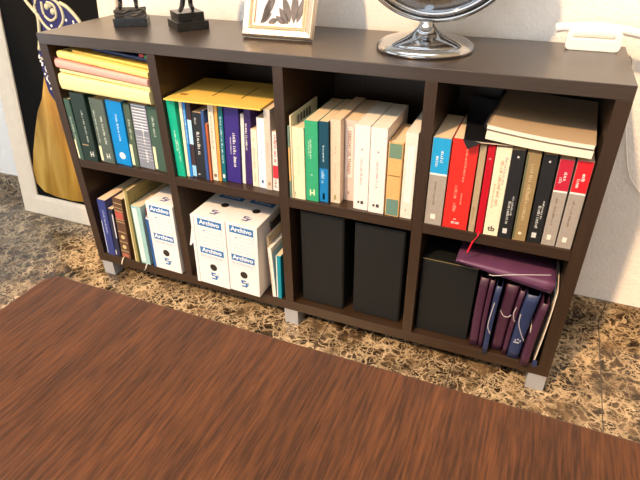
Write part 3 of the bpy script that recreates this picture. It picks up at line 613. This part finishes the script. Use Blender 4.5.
def statuette(label, loc, rz, plinth, base2, rockm, joints):
    r = thing('statuette', label, 'statuette', loc, (0, 0, rz))
    obj('plinth', B(plinth), STONE, r, .0012)
    bm = B(base2)
    if rockm is ROCK:
        bmesh.ops.subdivide_edges(bm, edges=bm.edges[:], cuts=5, use_grid_fill=True)
        for v in bm.verts:
            if v.co.z > base2[4]+.001: v.co += Vector([random.uniform(-.0018, .0018) for _ in range(3)])
    obj('upper_plinth', bm, rockm, r, .001)
    me = skin_figure((joints, E_), RAD); me.materials.clear(); me.materials.append(BRONZE)
    o = bpy.data.objects.new('figure', me); C.objects.link(o); o.parent = r
    return r
z0 = .0455
J1 = dict(pelvis=(0, 0, z0+.115), waist=(0, .002, z0+.138), chest=(0, .003, z0+.168), neck=(0, .001, z0+.188), head=(0, -.003, z0+.203), crown=(0, -.003, z0+.214),
          hipl=(-.015, 0, z0+.108), kneel=(-.018, -.004, z0+.060), ankl=(-.020, .0, z0+.012), toel=(-.021, -.017, z0+.004), hipr=(.015, 0, z0+.108), kneer=(.017, -.003, z0+.060), ankr=(.018, .002, z0+.012), toer=(.020, -.015, z0+.004),
          shl=(-.026, .003, z0+.172), elbl=(-.040, .0, z0+.138), hanl=(-.032, -.026, z0+.118), shr=(.026, .003, z0+.172), elbr=(.040, 0, z0+.140), hanr=(.028, -.028, z0+.130))
statuette('bronze statuette on a rough rock base nearest the painting', (.160, .134, H), math.radians(30), (0, .095, 0, .060, 0, .0235), (.006, .089, .006, .054, .0235, .0455), ROCK,
          {k: (v[0]*1.15+.047, v[1]*1.3+.032, v[2]) for k, v in J1.items()})
J2 = dict(J1); z1_ = .0455
J2.update(kneel=(-.004, -.014, z0+.060), ankl=(-.014, -.010, z0+.014), toel=(-.026, -.024, z0+.004), kneer=(.014, .004, z0+.062), ankr=(.014, .010, z0+.013), toer=(.012, -.010, z0+.004), hanl=(-.044, -.02, z0+.11), elbr=(.042, 0, z0+.15), hanr=(.03, -.03, z0+.175))
statuette('bronze statuette in walking pose on a two stepped black plinth', (.381, .137, H), math.radians(52), (0, .090, 0, .100, 0, .0235), (.008, .082, .010, .090, .0235, .0455), STONE,
          {k: (v[0]*1.15+.045, v[1]*1.3+.045, v[2]) for k, v in J2.items()})

# ------------------------------------------------------------------ photo frame
SILV = mat('silvered frame metal', (.72, .70, .70), .28, metal=.85, bump=.3, bscale=120); GLD = mat('champagne gold moulding', (.72, .55, .34), .33, metal=.7, bump=.4, bscale=150)
pf = thing('photo_frame', 'silver and gold photo frame leaning back with a pale picture', 'picture frame', (.582, .130, H+.0085), (math.radians(-22), 0, math.radians(1)))
FW_, FHt, FB = .198, .250, .036
def frame_ring(bm, x0, x1, z0, z1, steps):
    rings = []
    for inset, y in steps:
        rings.append([bm.verts.new(p) for p in ((x0+inset, y, z0+inset), (x1-inset, y, z0+inset), (x1-inset, y, z1-inset), (x0+inset, y, z1-inset))])
    for a, b in zip(rings, rings[1:]+rings[:1]):
        for k in range(4): bm.faces.new((a[k], a[(k+1) % 4], b[(k+1) % 4], b[k]))
bm = bmesh.new(); frame_ring(bm, 0, FW_, 0, FHt, [(0, .020), (0, .006), (.004, .0), (.018, .004), (.018, .020)]); obj('outer_moulding', bm, mat('champagne silver moulding', (.74, .64, .52), .3, metal=.75, bump=.4, bscale=130), pf, .0008)
bm = bmesh.new(); frame_ring(bm, .018, FW_-.018, .018, FHt-.018, [(0, .018), (0, .003), (.004, .001), (.009, .005), (.014, .006), (.014, .018)]); obj('inner_moulding', bm, GLD, pf, .0006)
obj('picture', B((.030, FW_-.030, .011, .013, .030, FHt-.030)), mat('pale pinkish photo paper', (.80, .70, .70), .35, var=.12, scale=12), pf)
bm = bmesh.new()
def leaf(bm, x, z, ang, ln, w, y=.0106):
    pts = []
    for k in range(7): f = k/6; pts.append((f*ln, w*math.sin(PI*f)**.8*(1-f*.3)))
    pts += [(p, -q) for p, q in pts[-2:0:-1]]
    ca, sa = math.cos(ang), math.sin(ang)
    prism(bm, [(x+p*ca-q*sa, z+p*sa+q*ca) for p, q in pts], .0005, lambda u, v, w_: (u, y+w_, v))
for x, z, a, l, w in ((.052, .036, 65, .085, .008), (.060, .036, 82, .060, .007), (.048, .034, 40, .040, .006), (.070, .035, 20, .03, .006), (.132, .038, 112, .070, .008), (.142, .036, 92, .085, .008), (.150, .038, 76, .075, .007), (.120, .035, 150, .035, .006), (.128, .034, 128, .050, .007)):
    leaf(bm, x, z, math.radians(a), l, w*1.5)
obj('leaf_shapes', bm, mat('grey brown photo tone', (.09, .075, .075), .4, var=.35, scale=60), pf)
obj('back_stand', B((FW_/2-.02, FW_/2+.02, .0205, .0225, .02, .20)), mat('black board', (.02, .02, .02), .6), pf)

# ------------------------------------------------------------------ vanity mirror
vm = thing('vanity_mirror', 'large round chrome mirror on a polished domed foot', 'mirror', (1.060, .168, H))
bm = bmesh.new()
lathe(bm, [(0, 0), (.110, 0), (.114, .002), (.1145, .007), (.111, .014), (.100, .021), (.080, .0270), (.056, .0320), (.042, .0352), (.031, .0400), (.023, .0470), (.0185, .053), (.016, .059), (.015, .063), (0, .063)])
obj('foot', bm, CHROME, vm, smooth=True)
hd = .243; tl = math.radians(14)
def mirror_part(name, prof, m):
    bm = bmesh.new(); lathe(bm, prof, 96)
    o = obj(name, bm, m, vm, smooth=True); o.location = (.012, 0, hd); o.rotation_euler = (PI/2+tl, 0, math.radians(10)); return o
R_ = .190
def ring(rc, rt_, zc=0): return [(rc+rt_*math.cos(a*PI/6), zc+rt_*math.sin(a*PI/6)) for a in range(13)]
mirror_part('outer_ring', ring(R_, .0065, .004), CHROME)
mirror_part('inner_ring', ring(R_-.016, .0055, .010), CHROME)
mirror_part('rear_ring', ring(R_-.004, .0055, -.010), CHROME)
mirror_part('mirror_glass', [(0, .0095), (R_-.018, .0095), (R_-.018, .006), (0, .006)], MIRROR)
mirror_part('back_shell', [(0, -.030), (.08, -.026), (.14, -.018), (R_-.006, -.004), (R_-.010, .003), (0, .003)], CHROME)

# ------------------------------------------------------------------ white stand with cable
WP = mat('glossy white plastic', (.86, .85, .82), .3)
ws = thing('plastic_stand', 'white plastic stand with a slot and curved bar at the right end of the top', 'stand', (1.366, .268, H))
bm = bmesh.new()
o_ = rrect(0, .116, 0, .044, .011, 6); i_ = rrect(.014, .100, .027, .034, .003, 6)
a = [bm.verts.new((u, 0, v)) for u, v in o_]; b = [bm.verts.new((u, 0, v)) for u, v in i_]; a2 = [bm.verts.new((u, .022, v)) for u, v in o_]; b2 = [bm.verts.new((u, .022, v)) for u, v in i_]
n = len(a)
for k in range(n):
    q = (k+1) % n
    bm.faces.new((a[k], a[q], b[q], b[k])); bm.faces.new((a2[k], b2[k], b2[q], a2[q])); bm.faces.new((a[k], a2[k], a2[q], a[q])); bm.faces.new((b[k], b[q], b2[q], b2[k]))
obj('body', bm, WP, ws, .002)
bm = bmesh.new(); tube(bm, smooth_path([(-.026, .030, .040), (-.010, .030, .044), (.05, .030, .048), (.10, .030, .046), (.16, .030, .036), (.20, .030, .024)]), [.0105]*41, 12, flat=1); obj('curved_bar', bm, WP, ws, smooth=True)
bm = bmesh.new(); tube(bm, smooth_path([(1.512, .352, .805), (1.524, .357, .79), (1.534, .358, .745), (1.541, .358, .685), (1.550, .360, .645), (1.566, .360, .585), (1.606, .360, .485), (1.70, .360, .425), (1.86, .360, .42), (2.0, .362, .47)]), .0022, 8)
tag(obj('power_cable', bm, WP, None, smooth=True), 'thin white cable hanging down the wall right of the bookcase', 'cable')

# ------------------------------------------------------------------ painting leaning on the wall
pt = thing('painting', 'framed painting of a figure in a golden gown leaning against the wall', 'painting', (-.655, .240, 0), (math.atan(-.128), 0, 0))
FRW = mat('cream painted frame', (.88, .74, .56), .6, var=.03, scale=30)
PW, PH = .642, .955
bm = bmesh.new(); frame_ring(bm, 0, PW, 0, PH, [(0, .022), (0, .003), (.004, 0), (.070, .003), (.086, .008), (.086, .022)]); obj('frame', bm, FRW, pt, .001)
obj('canvas', B((.080, PW-.080, .014, .020, .060, PH-.060)), mat('black painted canvas', (.006, .0055, .005), .85, spec=.08, bump=.3, bscale=300), pt)
def flat(name, pts, m, y, parent=pt):
    bm = bmesh.new(); prism(bm, [(u+.655, v) for u, v in pts], .0006, lambda u, v, w_: (u, y+w_, v)); return obj(name, bm, m, parent)
gold = bpy.data.materials.new('golden gown paint'); gold.use_nodes = True; nt = gold.node_tree
b_ = nt.nodes['Principled BSDF']; b_.inputs['Roughness'].default_value = .5
tc = nt.nodes.new('ShaderNodeTexCoord'); mp = nt.nodes.new('ShaderNodeMapping'); mp.inputs['Scale'].default_value = (14, 10, 2.2); mp.inputs['Rotation'].default_value = (0, .12, 0)
nz = nt.nodes.new('ShaderNodeTexNoise'); nz.inputs['Scale'].default_value = 1; nz.inputs['Detail'].default_value = 3; nz.inputs['Distortion'].default_value = .8
cr = nt.nodes.new('ShaderNodeValToRGB'); e = cr.color_ramp.elements; e[0].position = .3; e[0].color = (.20, .085, .002, 1); e[1].position = .72; e[1].color = (.62, .36, .06, 1); k = e.new(.5); k.color = (.42, .20, .004, 1)
nt.links.new(tc.outputs['Object'], mp.inputs[0]); nt.links.new(mp.outputs[0], nz.inputs['Vector']); nt.links.new(nz.outputs['Fac'], cr.inputs[0]); nt.links.new(cr.outputs[0], b_.inputs['Base Color'])
flat('gown', [(-.405, .600), (-.425, .545), (-.441, .503), (-.476, .452), (-.510, .373), (-.546, .278), (-.566, .201), (-.562, .140), (-.526, .107), (-.459, .095), (-.374, .093), (-.300, .100), (-.200, .100), (-.130, .125), (-.110, .20), (-.150, .33), (-.20, .45), (-.26, .56), (-.33, .62)], gold, .0130)
NAVY = mat('navy paint', (.025, .025, .11), .7, spec=.2); CRM = cmat((.60, .55, .36)); 
bm = bmesh.new(); prism(bm, [(u+.655, v) for u, v in [(-.415, .675), (-.412, .640), (-.408, .590), (-.398, .535), (-.372, .50), (-.34, .56), (-.30, .62), (-.21, .66), (-.185, .79), (-.270, .85), (-.296, .890), (-.38, .89), (-.405, .86), (-.38, .80), (-.372, .75), (-.39, .70)]], .0006, lambda u, v, w_: (u, .0126+w_, v)); nj = len(bm.faces)
for i in range(46):
    if i < 20: f = i/20; x = -.41+.035*f+random.uniform(-.009, .012); z = .665-.13*f
    else: x = random.uniform(-.36, -.21); z = random.uniform(.68, .80)
    q0 = random.uniform(.0025, .0055)
    prism(bm, [(x+.655+q0*math.cos(q*PI/4), z+q0*math.sin(q*PI/4)) for q in range(8)], .0006, lambda u, v, w_: (u, .0119+w_, v))
bm.faces.ensure_lookup_table()
for f_ in bm.faces[nj:]: f_.material_index = 1
jk = obj('jacket', bm, NAVY, pt); jk.data.materials.append(cmat((.72, .72, .66)))
bm = bmesh.new()
def outl(pts, r=.005): tube(bm, [(x+.655, .0124, z) for x, _, z in [(p[0], 0, p[1]) for p in [(q.x, q.y) for q in smooth_path([(u, v, 0) for u, v in pts], 6)]]], r, 6)
outl([(-.450, .885), (-.43, .852), (-.402, .823), (-.384, .799), (-.390, .743), (-.406, .684)], .0065)
outl([(-.404, .660), (-.398, .650)], .004)
outl([(-.367, .875), (-.391, .83), (-.374, .794), (-.346, .764), (-.31, .755), (-.275, .78), (-.262, .81), (-.28, .85), (-.33, .872)], .0055)
outl([(-.355, .85), (-.352, .81), (-.325, .79), (-.295, .805), (-.30, .84), (-.33, .85)], .005)
outl([(-.270, .85), (-.235, .835), (-.192, .795), (-.170, .75)], .007)
for x, z in ((-.31, .82), (-.335, .835), (-.318, .842)):
    prism(bm, [(x+.655+.011*math.cos(q*PI/5), z+.011*math.sin(q*PI/5)) for q in range(10)], .0008, lambda u, v, w_: (u, .0118+w_, v))
obj('silver_outline', bm, CRM, pt, smooth=True)
